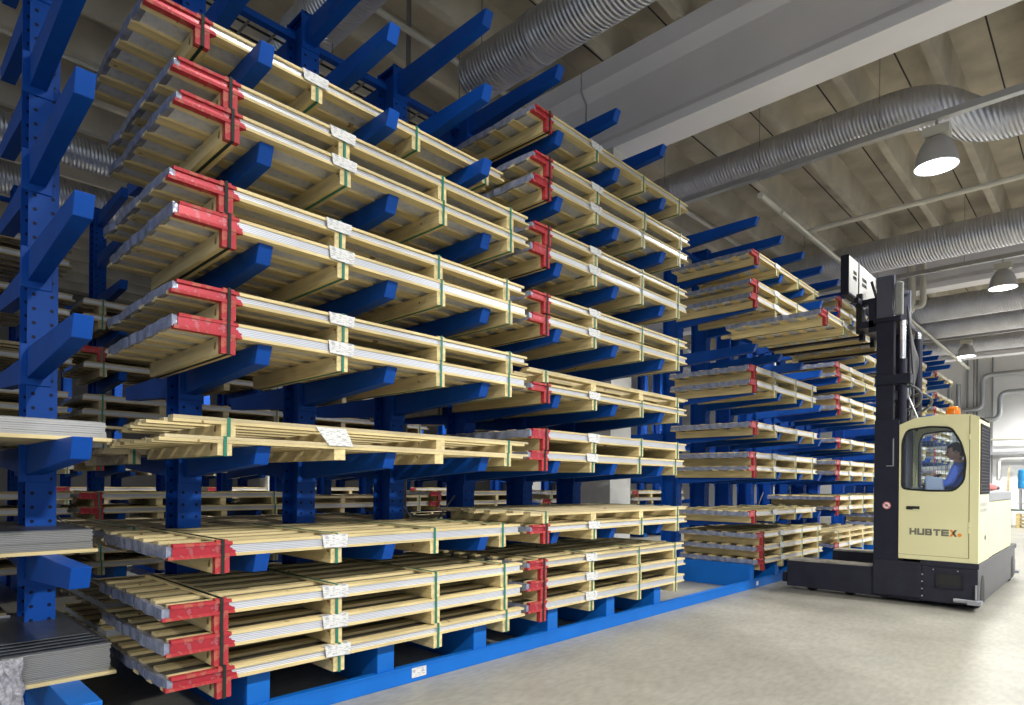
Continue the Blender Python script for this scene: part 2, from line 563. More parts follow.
XD = -19.2
rack(XD, [3.7 + 1.13 * i for i in range(12)], 'blue cantilever rack farthest to the left, seen in slits between packages', [-1, 0, 1, 2], (), True)

# guide rail on the floor along the rack feet
g = empty('floor_guide_rail', (XT - .03, 0, 0), label='blue steel guide rail on the concrete floor along the rack feet', cat='rail')
MB().box(-.07, 0, -1.2, 27.2, 0, .135)  .build('rail_body', M_blue_foot, g, bevel=.004)
MB().box(-.001, .008, -1.2, 27.2, .125, .14).build('top_lip', M_blue_foot, g)
MB().box(0, .004, 3.18, 3.33, .035, .115).build('paper_sticker', M_paper, g)
MB().box(0, .004, 10.1, 10.18, .035, .1).build('paper_sticker', M_paper, g)

# ------------------------------------------------------------------ packages
PW, BEAR_H, SL = 1.40, .108, .020


def slats(mb, z, n, y0, y1, w=.095, t=SL, mi=0, x_shift=0.0, jag=0.0, seed=1):
    r = random.Random(seed)
    for i in range(n):
        x1 = -i * (PW - w) / (n - 1) + x_shift
        mb.box(x1 - w, x1, y0 + r.uniform(-jag, jag), y1 + r.uniform(-jag, jag), z, z + t, mi)
    return mb


def loop_strap(mb, y, z0, z1, w=.02, mi=0):
    t = .004
    mb.box(0.001, .001 + t, y - w / 2, y + w / 2, z0 - t, z1 + t, mi)
    mb.box(-PW, 0.001, y - w / 2, y + w / 2, z1, z1 + t, mi); mb.box(-PW, 0.001, y - w / 2, y + w / 2, z0 - t, z0, mi)
    mb.box(-PW - t, -PW, y - w / 2, y + w / 2, z0 - t, z1 + t, mi)
    return mb


BY = {3.15: (.29, 1.11, 2.04, 2.86), 3.08: (.19, .99, 1.94, 2.80)}
BW = .09


def package_proto(name, length, kind, sheet_t=.05, red=True, labels=(1,), jag=.012, seed=1, sheet_over=0.0):
    """kind 'sheet': boards, metal sheets, boards on four bearers; 'wood': bare timber pallet without sheets"""
    root = empty(name, (0, 0, -50))
    by = BY[length]
    wm, wmx = (M_wood_red[length], M_wood_red_x[length]) if red else (M_wood, M_wood_x)
    BEAR_H = .108 if kind == 'sheet' else .078
    for y in by:
        MB().box(-PW, -.004, y, y + BW, 0, BEAR_H).build('bearer', wmx, root)
    z = BEAR_H
    slats(MB(), z, 6, 0, length, jag=jag, seed=seed).build('lower_boards', wm, root); z += SL
    if kind == 'sheet':
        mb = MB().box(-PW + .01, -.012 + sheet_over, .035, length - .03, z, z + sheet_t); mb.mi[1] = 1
        mb.build('sheet_stack', [M_sheet_red[length] if red else M_sheet, M_shaded_top], root)
        # plastic film around the near end of the sheets
        mb = MB(); r = random.Random(seed); nseg = 16; pts = []
        for i in range(nseg + 1):
            x = -PW + .0 + (PW - .015) * i / nseg
            pts.append((x, -.002 + r.uniform(-.012, .008), r.uniform(-.005, .005)))
        v = []
        for (x, y, dz) in pts:
            v += [(x, y, z - .012 + dz), (x, y, z + sheet_t + .006 + dz), (x, .036, z + sheet_t + .001), (x, .036, z - .001)]
        f = []
        for i in range(nseg):
            for k in range(4): f.append((i * 4 + k, i * 4 + (k + 1) % 4, i * 4 + 4 + (k + 1) % 4, i * 4 + 4 + k))
        f += [(0, 1, 2, 3), tuple(nseg * 4 + q for q in (3, 2, 1, 0))]
        mb.add(v, f); mb.build('plastic_wrap', M_wrap, root)
        z += sheet_t
    else:
        z += .001
    slats(MB(), z, 6, .0 if kind == 'wood' else .03, length - .01, jag=jag, seed=seed + 5).build('upper_boards', wm if kind == 'sheet' else M_wood_grey, root); z += SL
    if kind == 'sheet':
        for y in by: MB().box(-PW, -.005, y + .008, y + .08, z, z + .011).build('top_batten', wmx, root)
        z += .011
    for i, y in enumerate(by):
        if kind == 'wood' and i in (1, 2): continue
        loop_strap(MB(), y + .045, 0, z).build('strap', M_strap_k if i == 0 and red else M_strap_g, root)
    for i in labels:
        y = by[i] - .075
        mb = MB(); z1 = BEAR_H + SL + sheet_t + SL + .002
        if kind == 'wood':
            mb.add([(.010, y - .10, z1 - .012), (.012, y + .14, z1 - .012), (.020, y + .20, -.02), (.022, y - .0, -.02),
                    (.006, y - .10, z1 - .012), (.008, y + .14, z1 - .012), (.016, y + .20, -.02), (.018, y - .0, -.02)],
                   [(0, 1, 2, 3), (7, 6, 5, 4), (0, 4, 5, 1), (1, 5, 6, 2), (2, 6, 7, 3), (3, 7, 4, 0)])
        else:
            v = [(-.05, y, z1 + .004), (.008, y, z1 + .004), (.013, y + .01, BEAR_H + .012), (-.05, y + .21, z1 + .004), (.010, y + .21, z1 + .001), (.015, y + .20, BEAR_H + .004)]
            mb.add(v, [(0, 1, 4, 3), (1, 2, 5, 4)])
            mb.add([(a - .002, b_, c - .002) for a, b_, c in v], [(0, 3, 4, 1), (1, 4, 5, 2)])
        mb.build('paper_label', M_paper, root)
    return root, z


def flat_package(length, kind, red=True, sheet_t=.05, seed=1):
    """the same package as one mesh, for the far racks where its parts cannot be told apart"""
    by = BY[length]; mb = MB()
    BEAR_H = .108 if kind == 'sheet' else .078
    for y in by: mb.box(-PW, -.004, y, y + BW, 0, BEAR_H, 0)
    z = BEAR_H; slats(mb, z, 6, 0, length, seed=seed, jag=.012); z += SL
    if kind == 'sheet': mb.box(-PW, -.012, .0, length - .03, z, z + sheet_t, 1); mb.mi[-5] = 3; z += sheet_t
    slats(mb, z, 6, .02, length - .01, seed=seed + 3, jag=.012); z += SL
    for y in by: mb.box(-PW, -.005, y + .01, y + .085, z, z + .011)
    for y in (by[0], by[3]): loop_strap(mb, y + .049, 0, z + .011, mi=2)
    return mb.mesh('timber_package', [M_wood_red[length] if red else M_wood_dull, M_sheet_red[length] if red else M_sheet, M_strap_g, M_shaded_top]), z + .011


PROTO = {}
for ln in (3.15, 3.08):
    for v, (st, lb, so) in enumerate([(.05, (1,), .004), (.042, (1,), -.004), (.056, (1,), .006)]):
        PROTO[('S', ln, v)] = package_proto('timber_package', ln, 'sheet', st, True, lb, seed=v * 7 + 1, sheet_over=so)
    PROTO[('W', ln, 0)] = package_proto('timber_package', ln, 'wood', 0, False, (1,) if ln == 3.15 else (), jag=.07, seed=30)
    PROTO[('W', ln, 1)] = package_proto('timber_package', ln, 'wood', 0, False, (), jag=.05, seed=31)
    PROTO[('N', ln, 0)] = package_proto('timber_package', ln, 'sheet', .045, False, (1,), seed=33)
FLAT = {('S', r): flat_package(3.08, 'sheet', r) for r in (True, False)}
FLAT[('W', False)] = flat_package(3.08, 'wood', False, 0)
used = set()
LV = {-2: 'rack feet', -1: 'first arms', 0: 'second arms', 1: 'third arms', 2: 'fourth arms', 3: 'fifth arms', 4: 'sixth arms', 5: 'seventh arms', 6: 'top arms'}
LEVEL_WORD = {-2: 'on the rack feet', -1: 'on the lowest arms', 0: 'on second arms up', 1: 'on third arms up', 2: 'on fourth arms up', 3: 'on fifth arms up', 4: 'on sixth arms up', 5: 'on seventh arms up', 6: 'on top arms'}
ORDER = {1: ['single'], 2: ['lower', 'upper'], 3: ['bottom', 'middle', 'top']}
KINDW = {'S': 'red-cornered sheet package', 'W': 'bare timber pallet', 'N': 'unpainted sheet package'}


def mk_label(t, items, i, k, bay):
    return '%s %s on the %s, %s' % (ORDER[len(items)][i], KINDW[t], LV[k], bay)

rv = random.Random(11)


def put(key, loc, rz, label, group):
    root, h = PROTO[key]
    if key not in used:
        used.add(key); o = root; o.location = loc; o.rotation_euler = (0, 0, rz)
    else:
        o = copy_tree(root, loc, rz)
    tag(o, label, 'package', group)
    return o, h


def fill(bay_name, x_front, y0, length, table, dx={}, jitter=.018, group=None):
    for k, items in table.items():
        bh = .078 if items and items[0] == 'W' else BEAR_H
        z = (.38 if k == -2 else level(k)) - bh + .001
        for i, t in enumerate(items):
            v = rv.randrange(3) if t == 'S' else (rv.randrange(2) if t == 'W' else 0)
            if t == 'W' and length == 3.15: v = 0 if i == len(items) - 1 else 1
            lab = mk_label(t, items, i, k, bay_name)
            o, h = put((t, length, v), (x_front + dx.get(k, 0) + rv.uniform(-jitter, jitter), y0 + rv.uniform(-jitter, jitter), z), rv.uniform(-.004, .004), lab, group)
            z += h + .001


S, W, N = 'S', 'W', 'N'
fill('nearest bay', -4.09, 1.30, 3.15, {3: [S, S], 2: [S, S], 1: [S, S], 0: [W, W], -1: [S]}, dx={-1: -.06}, group='packages in the nearest bay')
fill('nearest bay', -4.33, 1.22, 3.15, {4: [S]}, group='packages in the nearest bay', jitter=.003)
fill('nearest bay', -4.08, 1.27, 3.15, {-2: [S, S, S]}, group='packages in the nearest bay')
fill('second bay', -4.10, 4.53, 3.08, {5: [S], 4: [S, S], 3: [S, S], 2: [S, S], 1: [S, W], 0: [S, S], -1: [S, W], -2: [S, S, S]}, group='packages in the second bay')
fill('bay left of mast', -4.12, 9.68, 3.08, {5: [S], 4: [S, S], 2: [S, S], 1: [S], 0: [S, S], -1: [S]}, group='packages in the third bay')
fill('bay left of mast', -4.10, 10.0, 3.08, {-2: [S, S, S]}, group='packages in the third bay')
fill('bay behind mast', -4.12, 13.9, 3.08, {5: [S, S], 4: [S], 3: [S, S], 2: [S, S], 1: [S], 0: [S, S], -1: [S, S], -2: [S, W, W]}, group='packages in the fourth bay')
fill('first bay right of mast', -4.12, 19.5, 3.08, {5: [S], 4: [S, S], 3: [S], 2: [S, S], 1: [S, S], 0: [S], -1: [S, S], -2: [S, S, S]}, group='packages in the fifth bay')
fill('farthest bay', -4.12, 23.7, 3.08, {5: [S], 4: [S], 3: [S, S], 2: [S, S], 1: [S, S], 0: [S, S], -1: [S], -2: [S, S, S]}, group='packages in the sixth bay')


def fill_far(bay, x_front, y0, table, group, flip=False):
    for k, items in table.items():
        z = (.38 - BEAR_H) if k == -2 else level(k) - BEAR_H + .001
        for i, t in enumerate(items):
            key = (('W', False) if t == 'W' else ('S', t == 'S'))
            me, h = FLAT[key]
            o = bpy.data.objects.new('timber_package', me); COL.objects.link(o)
            if flip: o.location = (x_front + rv.uniform(-.03, .03), y0 + 3.08, z); o.rotation_euler = (0, 0, math.pi)
            else: o.location = (x_front + rv.uniform(-.03, .03), y0 + rv.uniform(-.03, .03), z)
            lab = mk_label(t, items, i, k, bay)
            tag(o, lab, 'package', group); z += h + .001


back = {-2: [S, N], -1: [N], 0: [S]}
XBK = XC - CD - 1.36 - .04
fill_far('rear of nearest bay', XBK, 1.35, {-2: [S, N], -1: [N], 0: [W]}, 'packages on the rear side', True)
fill_far('rear of second bay', XBK, 4.56, {-2: [N, N], 0: [S], 1: [N]}, 'packages on the rear side', True)
fill_far('rear of left end bay', XBK, -2.3, {-2: [S, N], -1: [N], 0: [N]}, 'packages on the rear side', True)
XBF = XB + 1.36 + .05
fb = [('next aisle bay at left edge', -1.0, {4: [N, N], 3: [N, N], 2: [N, W], 1: [S, N], 0: [N, S], -1: [N, N], -2: [N, N, S]}),
      ('next aisle bay right of left column', 2.2, {3: [N, N], 2: [N, S], 1: [N, N], 0: [S, N], -1: [S, S], -2: [N, N, N]}),
      ('next aisle bay behind nearest packages', 5.35, {3: [N], 2: [N, S], 1: [N, N], 0: [N, N], -1: [N, W], -2: [N, N, N]}),
      ('next aisle bay behind second packages', 8.50, {2: [N, S], 1: [N], 0: [S, N], -1: [S, S], -2: [N, N, N]}),
      ('next aisle bay left of pillar', 12.2, {1: [N, S], 0: [N, N], -1: [S, N], -2: [N, N]}),
      ('next aisle bay right of pillar', 16.4, {1: [N], 0: [N, N], -1: [N, S], -2: [N, N]})]
for nm, y0, tb in fb: fill_far(nm, XBF, y0, tb, 'packages across the next aisle')
for i, y0 in enumerate((3.2, 6.6, 10.0, 13.4)):
    fill_far('farthest left rack, bay %s' % ['one from the left', 'two from the left', 'three from the left', 'four from the left'][i], XD + 1.41, y0, {1: [N], 0: [N, N], -1: [N, S], -2: [N, N]}, 'packages on the farthest left rack')

# loose sheet piles in the cut-off bay at the left edge
def pile(z, h, x_front, y0, y1, label, mat, top_mat, extras=0):
    root = empty('sheet_pile', (x_front, y0, z), label=label, cat='sheets', group='sheet piles at the left edge')
    L = y1 - y0
    MB().box(-1.2, .0, 0, L + .01, 0, .022).build('board', M_wood, root)
    mb = MB(); r = random.Random(int(z * 100)); n = max(4, int(h / .012)); zz = .022
    for i in range(n):
        t = h / n
        mb.box(-1.18 + r.uniform(-.01, .01), -.02 + r.uniform(-.006, .006), r.uniform(-.004, .004), L - .02 + r.uniform(-.006, .006), zz, zz + t - .0012); zz += t
    mb.build('sheet_stack', mat, root)
    mb = MB()
    for i in range(1 + extras):
        mb.box(-1.2 - .01 * i, -.03 - .025 * i, 0, L - .03 - .02 * i, zz + i * .014, zz + .006 + i * .014)
    mb.build('cover_sheet', top_mat, root)
    return root


pile(level(0), .095, -4.55, -2.1, 1.10, 'pale wrapped panel pack on the left edge arm, second arm level', plain('pale_panels', (.40, .40, .40), .5, noise=.05), M_sheet_grey)
pile(level(-1), .13, -4.98, -2.1, 1.13, 'grey sheet pile with dark top on the lowest left edge arm', M_sheet_grey, M_dark_sheet)
p3 = pile(.38, .18, -4.72, .60, 1.18, 'grey sheet pile under dark sheets on the left edge rack foot', M_sheet_grey, M_dark_sheet, 4)
mb = MB(); r = random.Random(4)
v = []; f = []
for i in range(7):
    yy = -.03 + .02 * i
    for j in range(7):
        v.append((.004 + .012 * r.random() + (.012 if i % 2 else 0), yy + r.uniform(-.01, .01) + .004 * j, .20 - .047 * j * (1 + .1 * (i % 3))))
for i in range(6):
    for j in range(6): f.append((i * 7 + j, i * 7 + j + 1, i * 7 + j + 8, i * 7 + j + 7))
o = mb.add(v, f).build('plastic_wrap', plain('crumpled_film', (.42, .41, .44), .2, .1, noise=.4, nscale=40, bump=.8, bscale=60), p3)
md = o.modifiers.new('thick', 'SOLIDIFY'); md.thickness = .003

# ------------------------------------------------------------------ the lifted load
LOADZ = 3.955
o, h = put((S, 3.08, 0), (-2.97, 9.34, LOADZ), 0, 'red-cornered timber package lifted on the forklift forks, sticking out into aisle', None)

# ------------------------------------------------------------------ ducts, pipes, trunking
def duct(name, pts, r, label, cat='duct', mat=None, rings=(), group=None):
    """object whose own x axis runs along the first segment, so that the seams follow the duct"""
    p0 = Vector(pts[0]); d = (Vector(pts[1]) - p0).normalized()
    q = d.to_track_quat('X', 'Z'); inv = q.inverted()
    loc = [inv @ (Vector(p) - p0) for p in pts]
    mb = MB()
    if len(loc) == 2: mb.tube(loc[0], loc[1], r, 28)
    else: mb.path(loc, r, 28)
    for t in rings:
        mb.tube(loc[0] + Vector((t, 0, 0)), loc[0] + Vector((t + .03, 0, 0)), r + .015, 28)
    o = mb.build(name, mat or M_duct)
    o.location = p0; o.rotation_mode = 'QUATERNION'; o.rotation_quaternion = q
    tag(o, label, cat, group)
    return o


def smooth_path(pts, r=.6, n=6):
    out = [Vector(pts[0])]
    for i in range(1, len(pts) - 1):
        a, b_, c = Vector(pts[i - 1]), Vector(pts[i]), Vector(pts[i + 1])
        rr = min(r, (a - b_).length / 2, (c - b_).length / 2)
        p, q = b_ + (a - b_).normalized() * rr, b_ + (c - b_).normalized() * rr
        for k in range(n + 1):
            t = k / n; out.append((1 - t) ** 2 * p + 2 * t * (1 - t) * b_ + t * t * q)
    out.append(Vector(pts[-1])); return out


duct('spiral_duct', smooth_path([(-10.5, 11.4, 7.6), (-2.15, 11.4, 7.6), (-1.55, 12.75, 7.6), (6, 12.75, 7.6)], .5), .315,
     'thick silver spiral duct with an elbow, above the nearer hanging lamp')
duct('spiral_duct', [(-6.5, 5.95, 7.3), (6, 5.95, 7.3)], .31, 'silver spiral duct with open end, above the nearest rack top arms', rings=(1.2, 4.0))
duct('spiral_duct', [(-9.5, 3.9, 7.3), (4, 3.9, 7.3)], .30, 'silver spiral duct leaving the photo at the top, left of the grey rod', rings=(2.0,))
duct('spiral_duct', [(-12.95, -8, 7.3), (-12.95, 30, 7.3)], .26, 'silver duct seen behind the left rack column, upper of two', rings=(10.5, 13))
duct('spiral_duct', [(-15.05, -8, 7.3), (-15.05, 30, 7.3)], .30, 'silver duct seen behind the left rack column, lower of two')
duct('spiral_duct', [(-9.0, 16.35, 7.0), (6, 16.35, 7.0)], .355, 'silver spiral duct crossing right of the mast top')
for i, (y, z, r_) in enumerate([(22.4, 7.0, .36), (25.2, 7.1, .42), (29.3, 7.15, .34)]):
    duct('spiral_duct', [(-10, y, z), (6, y, z)], r_, ['silver duct right behind the far lamp, highest of three far ducts', 'broad silver far duct, middle of three below the far beam', 'thin silver far duct, lowest of three below the far beam'][i])

duct('ceiling_pipe', [(-7.2, -6, 8.0), (-7.2, 34, 8.0)], .045, 'pale thin pipe running along the ceiling over the nearest rack', 'pipe', M_pipe_w)
duct('ceiling_pipe', [(-4.29, 10.4, 6.5), (-4.29, 31.2, 6.5)], .05, 'pale pipe running away along the rack tops right of the mast', 'pipe', M_pipe_w)
duct('ceiling_pipe', [(-4.12, 10.9, 6.33), (-4.12, 30, 6.33)], .03, 'slim pale pipe just below the pale pipe right of the mast', 'pipe', M_pipe_w)
duct('ceiling_pipe', [(-4.4, 12.75, 6.6), (6, 12.75, 6.6)], .045, 'pale pipe crossing under the ceiling right of the nearer lamp', 'pipe', M_pipe_w)
duct('ceiling_pipe', [(-11.6, -6, 8.1), (-11.6, 30, 8.1)], .03, 'thin pale pipe under the ceiling at the top left corner', 'pipe', M_pipe_w)
duct('ceiling_rod', [(-7.43, 5.5, 0.0), (-7.43, 5.5, 9.05)], .035, 'vertical grey rod up to the ceiling behind the nearest rack', 'rod', M_rod)
# down pipes behind the mast and pipe bends on the far wall
for i, (x, y) in enumerate([(-4.0, 19.85), (-3.74, 19.86)]):
    duct('down_pipe', smooth_path([(x, y, 8.3), (x, y, 6.45 + .1 * i), (x - .9, y, 6.45 + .1 * i)], .12), .075 + .02 * (1 - i), ['broad grey pipe hanging on the second beam, left of two', 'slim grey pipe hanging on the second beam, right of two'][i], 'pipe', M_pipe_w)
for i, x in enumerate((-5.62, -5.28)):
    duct('down_pipe', [(x, 35.7, 0), (x, 35.7, 6.5)], .09, ['pale vertical pipe on the far wall, left of the pair above the beacon', 'pale vertical pipe on the far wall, right of the pair above the beacon'][i], 'pipe', M_steel)
duct('bent_pipe', smooth_path([(-5.1, 35.6, 5.25), (-4.35, 35.6, 5.25), (-4.35, 35.6, 6.8), (3, 35.6, 6.8)], .35), .11, 'silver pipe with two bends high on the far wall', 'pipe', M_steel)
duct('bent_pipe', smooth_path([(-5.1, 35.5, 4.75), (-3.7, 35.5, 4.75), (-3.7, 35.5, 5.95), (3, 35.5, 5.95)], .35), .11, 'silver pipe with two bends, the lower one on the far wall', 'pipe', M_steel)
duct('wall_pipe', [(-5.0, 35.7, 3.85), (4, 35.7, 3.85)], .05, 'thin pale pipe running level along the far wall above the beacon', 'pipe', M_pipe_w)
duct('wall_pipe', smooth_path([(4, 35.6, 2.95), (-3.75, 35.6, 2.95), (-3.75, 35.6, 2.0)], .2), .07, 'white pipe turning down beside the cab on the far wall', 'pipe', M_white)
for i, (x, w) in enumerate([(-5.0, .07), (-4.62, .05), (-4.05, .05)]):
    MBx = MB().box(x, x + w, 35.85, 35.97, 0, 8.4)
    tag(MBx.build('wall_conduit', M_grey), ['dark conduit on the far wall, leftmost of three', 'dark conduit on the far wall, middle of three', 'dark conduit on the far wall, rightmost of three'][i], 'conduit', 'dark conduits on the far wall')
o = MB().box(-4.6, 6, 35.55, 35.9, 3.15, 3.3).build('wall_trunking', M_steel); tag(o, 'grey level trunking on the far wall right of the cab', 'trunking')
o = MB().box(-5, 6, 30.0, 30.3, 7.0, 7.12).build('wall_trunking', M_pipe_w); tag(o, 'pale level trunking under the far ducts, above the wall pipes', 'trunking')

# ladder cable tray behind the rack tops
tr = empty('cable_ladder', (-7.2, 0, 6.8), label='dark ladder cable tray behind the tops of the nearest rack', cat='cable tray')
mb = MB()
for x in (-.25, .25): mb.box(x - .012, x + .012, -3, 9.0, 0, .05)
mb.build('side_rail', M_rod, tr)
rung = MB().box(-.24, .24, 0, .025, .005, .02).mesh('rung', M_rod)
for i in range(40): add_obj('rung', rung, tr, (0, -3 + .3 * i, 0))
mb = MB()
for i, x in enumerate((-.15, .06)): mb.tube((x, -3, .035), (x, 9, .035), .014, 6)
mb.build('cables', M_black2, tr)
for y in (-1, 1.5, 4, 6.5):
    for x in (-.25, .25): MB().tube((x, y, .05), (x, y, 2.24), .008, 6).build('hanger_rod', M_rod, tr)


def trunking(y, x0, x1, z, label):
    root = empty('light_trunking', (0, y, z), label=label, cat='trunking')
    MB().box(x0, x1, -.06, .06, 0, .1).build('channel', M_steel, root)
    x = x0 + .5
    while x < x1: MB().tube((x, 0, .1), (x, 0, CEIL - z), .006, 5).build('hanger_rod', M_rod, root); x += 1.9
    return root


trunking(11.1, -7, 5, 7.12, 'steel light trunking under the thick elbow duct, carrying the nearer lamp')
trunking(18.9, -7, 5, 7.12, 'steel light trunking by the second beam, carrying the middle lamp')
trunking(27.9, -7, 5, 7.12, 'steel light trunking in the distance carrying the farthest lamp')

BELL0 = [(.06, .52), (.10, .50), (.17, .46), (.23, .38), (.275, .28), (.305, .16), (.325, .04), (.335, 0), (.32, .005), (.30, .15), (.26, .27), (.20, .38), (.10, .45), (.0, .46)]
BELL = [(r_ * .87, z_ * .87) for r_, z_ in BELL0]
lampnames = {(-1.94, 11.1): 'bell-shaped ceiling lamp under the duct elbow, nearest of the hanging lamps', (-1.94, 18.9): 'bell-shaped ceiling lamp at the right edge, second of the hanging lamps',
             (-3.9, 27.9): 'bell-shaped ceiling lamp above the beacon, farthest of the hanging lamps'}
for (x, y, pw) in LAMP_SPOTS:
    lab = lampnames.get((x, y), 'unseen bell-shaped ceiling lamp added as fill light')
    root = empty('ceiling_lamp', (x, y, LAMP_Z), label=lab, cat='lamp', group='hanging bell lamps')
    MB().lathe(BELL, (0, 0, 0), 32).build('reflector', M_lampshell, root)
    MB().lathe([(0, .02), (.274, .02), (.274, .012), (0, .012)], (0, 0, 0), 32).build('diffuser', M_lamp, root)
    MB().box(-.17, .17, -.1, .1, .45, .59).build('ballast_box', M_pipe_w, root)
    MB().tube((0, 0, .59), (0, 0, .71), .02, 8).build('stem', M_steel, root)
    l = bpy.data.lights.new('lamp_light', 'SPOT'); l.energy = LAMP_POWER * 4 * pw; l.spot_size = R(165); l.spot_blend = .5; l.shadow_soft_size = .3; l.color = (1, .985, .94)
    lo = bpy.data.objects.new('lamp_light', l); COL.objects.link(lo); lo.parent = root; lo.location = (0, 0, -.02)

# ------------------------------------------------------------------ forklift
T = empty('forklift', (-1.29, 10.31, 0), label='cream and dark grey side-loading forklift with cab, standing in the aisle', cat='forklift')
# local: x 0 = right side, y 0 = near side
ch = MB()
# chassis body: side profile with wheel arches on the near side, plus sloping upper edge
ch.box(-.64, 0, .0, 4.3, .07, .56)
ch.box(-1.25, -.64, .0, 4.3, .09, .60)
ch.box(-.66, .012, -.012, 4.42, .56, .64)
ch.build('chassis', M_chassis, T, bevel=.012)
for y in (.22, 3.72):
    mb = MB()
    n = 14; poly = [(y - .0, .07)] + [(y + .17 - .17 * math.cos(math.pi * k / n), .25 + .20 * math.sin(math.pi * k / n)) for k in range(n + 1)] + [(y + .34, .07)]
    mb.prism(poly, 'X', -.02, .004)
    mb.build('wheel_arch', M_black2, T)
for y in (.39, 3.89):
    w_ = MB().lathe([(0, -.1), (.15, -.1), (.17, -.08), (.17, .08), (.15, .1), (0, .1)], (-.12, y, .17), 24, axis='X')
    w_.build('wheel', M_black2, T)
# step bumpers at both ends
for y, nm in ((-.10, 'step'), (4.35, 'step')):
    mb = MB(); mb.box(-.10, .05, y - .02, y + .16, .10, .15); mb.box(-.02, .0, y + .02, y + .05, .13, .36); mb.tube((-.26, y + .05, .13), (.0, y + .05, .13), .028, 8)
    mb.build(nm, M_grey, T)
mb = MB(); mb.box(-.46, -.17, -.016, -.002, .30, .47); mb.build('pocket', M_black2, T)
mb = MB()
mb.box(-.47, -.16, -.03, -.012, .28, .30); mb.box(-.47, -.455, -.03, -.012, .28, .48); mb.box(-.175, -.16, -.03, -.012, .28, .48); mb.build('pocket_frame', M_chassis, T)
mb = MB()
for z in (.14, .24, .34, .44): mb.tube((-.63, -.012, z), (-.63, .01, z), .011, 8)
for x in (-.50, -.22): mb.tube((x, -.012, .52), (x, .01, .52), .009, 8)
mb.build('bolts', M_chrome, T)
# support legs reaching under the rack side
for y, nm in ((0.04, 0), (2.30, 1)):
    mb = MB()
    z0, z1 = .055, .455
    y1 = y + .42
    v = [(-2.50, y + .03, z0 + .0), (-.64, y, .05), (-.64, y1, .05), (-2.50, y1 - .03, z0), (-2.50, y + .03, z1), (-.64, y, z1 + .03), (-.64, y1, z1 + .03), (-2.50, y1 - .03, z1)]
    mb.hexa(v, 0)
    mb.box(-2.60, -2.49, y + .1, y1 - .1, .1, .26, 0)
    leg = mb.build('support_leg', M_chassis, T, bevel=.01)
    MB().box(-2.48, -.80, y + .035, y1 - .035, z1 + .006, z1 + .034).build('dusty_cover', M_dusty, leg)
    for x in (-2.15, -1.6): MB().lathe([(0, -.07), (.10, -.07), (.10, .07), (0, .07)], (x, y + .21, .10), 18, axis='Y').build('load_wheel', M_black2, leg)
# mast: two tall uprights with inner stage
for y, nm in ((.06, 'n'), (1.05, 'f')):
    mb = MB()
    x0, x1 = -1.245, -1.02
    mb.box(x0, x1, y, y + .12, .42, 4.10)
    mb.build('outer_mast_rail', M_black, T, bevel=.008)
    mb = MB(); mb.box(x0 - .005, x0 + .20, y + .012, y + .105, 4.10, 4.72); mb.box(x0, x0 + .20, y + .0, y + .115, 4.68, 4.73)
    mb.box(x0 + .205, x0 + .22, y + .01, y + .11, 1.0, 4.74)
    mb.build('inner_mast_rail', plain('mid_dark_mast', (.075, .08, .11), .45), T, bevel=.004)
    if nm == 'n': MB().box(x0 + .225, x0 + .33, y + .02, y + .09, 4.14, 4.62).build('mast_head', M_board, T, bevel=.02)
    mb = MB(); mb.tube((x1 + .10, y + .06, 3.45 if nm == 'n' else 3.9), (x1 + .10, y + .06, 4.05), .042, 14, 0); mb.tube((x1 + .10, y + .06, .6), (x1 + .10, y + .06, 3.5 if nm == 'n' else 3.95), .058, 14, 1)
    mb.build('lift_cylinder', [M_chrome, M_black], T)
mb = MB(); mb.box(-1.28, -.93, 0.03, 1.2, 4.06, 4.12); mb.build('mast_top_plate', M_black, T, bevel=.004)
mb = MB()
mb.box(-1.22, -1.14, .12, 1.05, 3.0, 3.14); mb.box(-1.22, -1.14, .12, 1.05, 1.0, 1.14); mb.box(-1.22, -1.15, .12, 1.05, 4.45, 4.55)
mb.build('mast_crossbar', M_black, T)
mb = MB(); mb.box(-1.25, -.80, .02, .2, 3.14, 3.28); mb.build('mast_bracket', M_black, T, bevel=.006)
mb = MB()
for y in (.28, .36, .80, .88): mb.box(-1.10, -1.08, y, y + .018, 1.0, 4.5)
mb.build('lift_chains', M_hose, T)
mb = MB()
for i in range(5):
    yy = .3 + .12 * i
    mb.path(smooth_path([(-.90 - .02 * i, yy, 4.3 - .1 * i), (-.84, yy, 3.6), (-.82 - .03 * i, yy + .03, 3.1), (-.86, yy, 2.5)], .2), .016, 8)
mb.path(smooth_path([(-1.0, .25, 3.05), (-.80, .12, 3.12), (-.68, .2, 2.98), (-.76, .3, 2.82), (-.95, .3, 2.76)], .12), .02, 8)
mb.path(smooth_path([(-1.0, .4, 2.92), (-.70, .3, 3.02), (-.58, .4, 2.9), (-.70, .5, 2.78), (-.92, .5, 2.70)], .12), .02, 8)
mb.build('hydraulic_hoses', M_hose, T)
mb = MB(); mb.tube((-.99, .16, 2.62), (-.86, .16, 2.98), .014, 8); mb.tube((-.73, .16, 2.62), (-.86, .16, 2.98), .014, 8); mb.tube((-.86, .16, 2.98), (-.86, .16, 3.2), .014, 8)
mb.build('hose_bracket', M_steel, T)
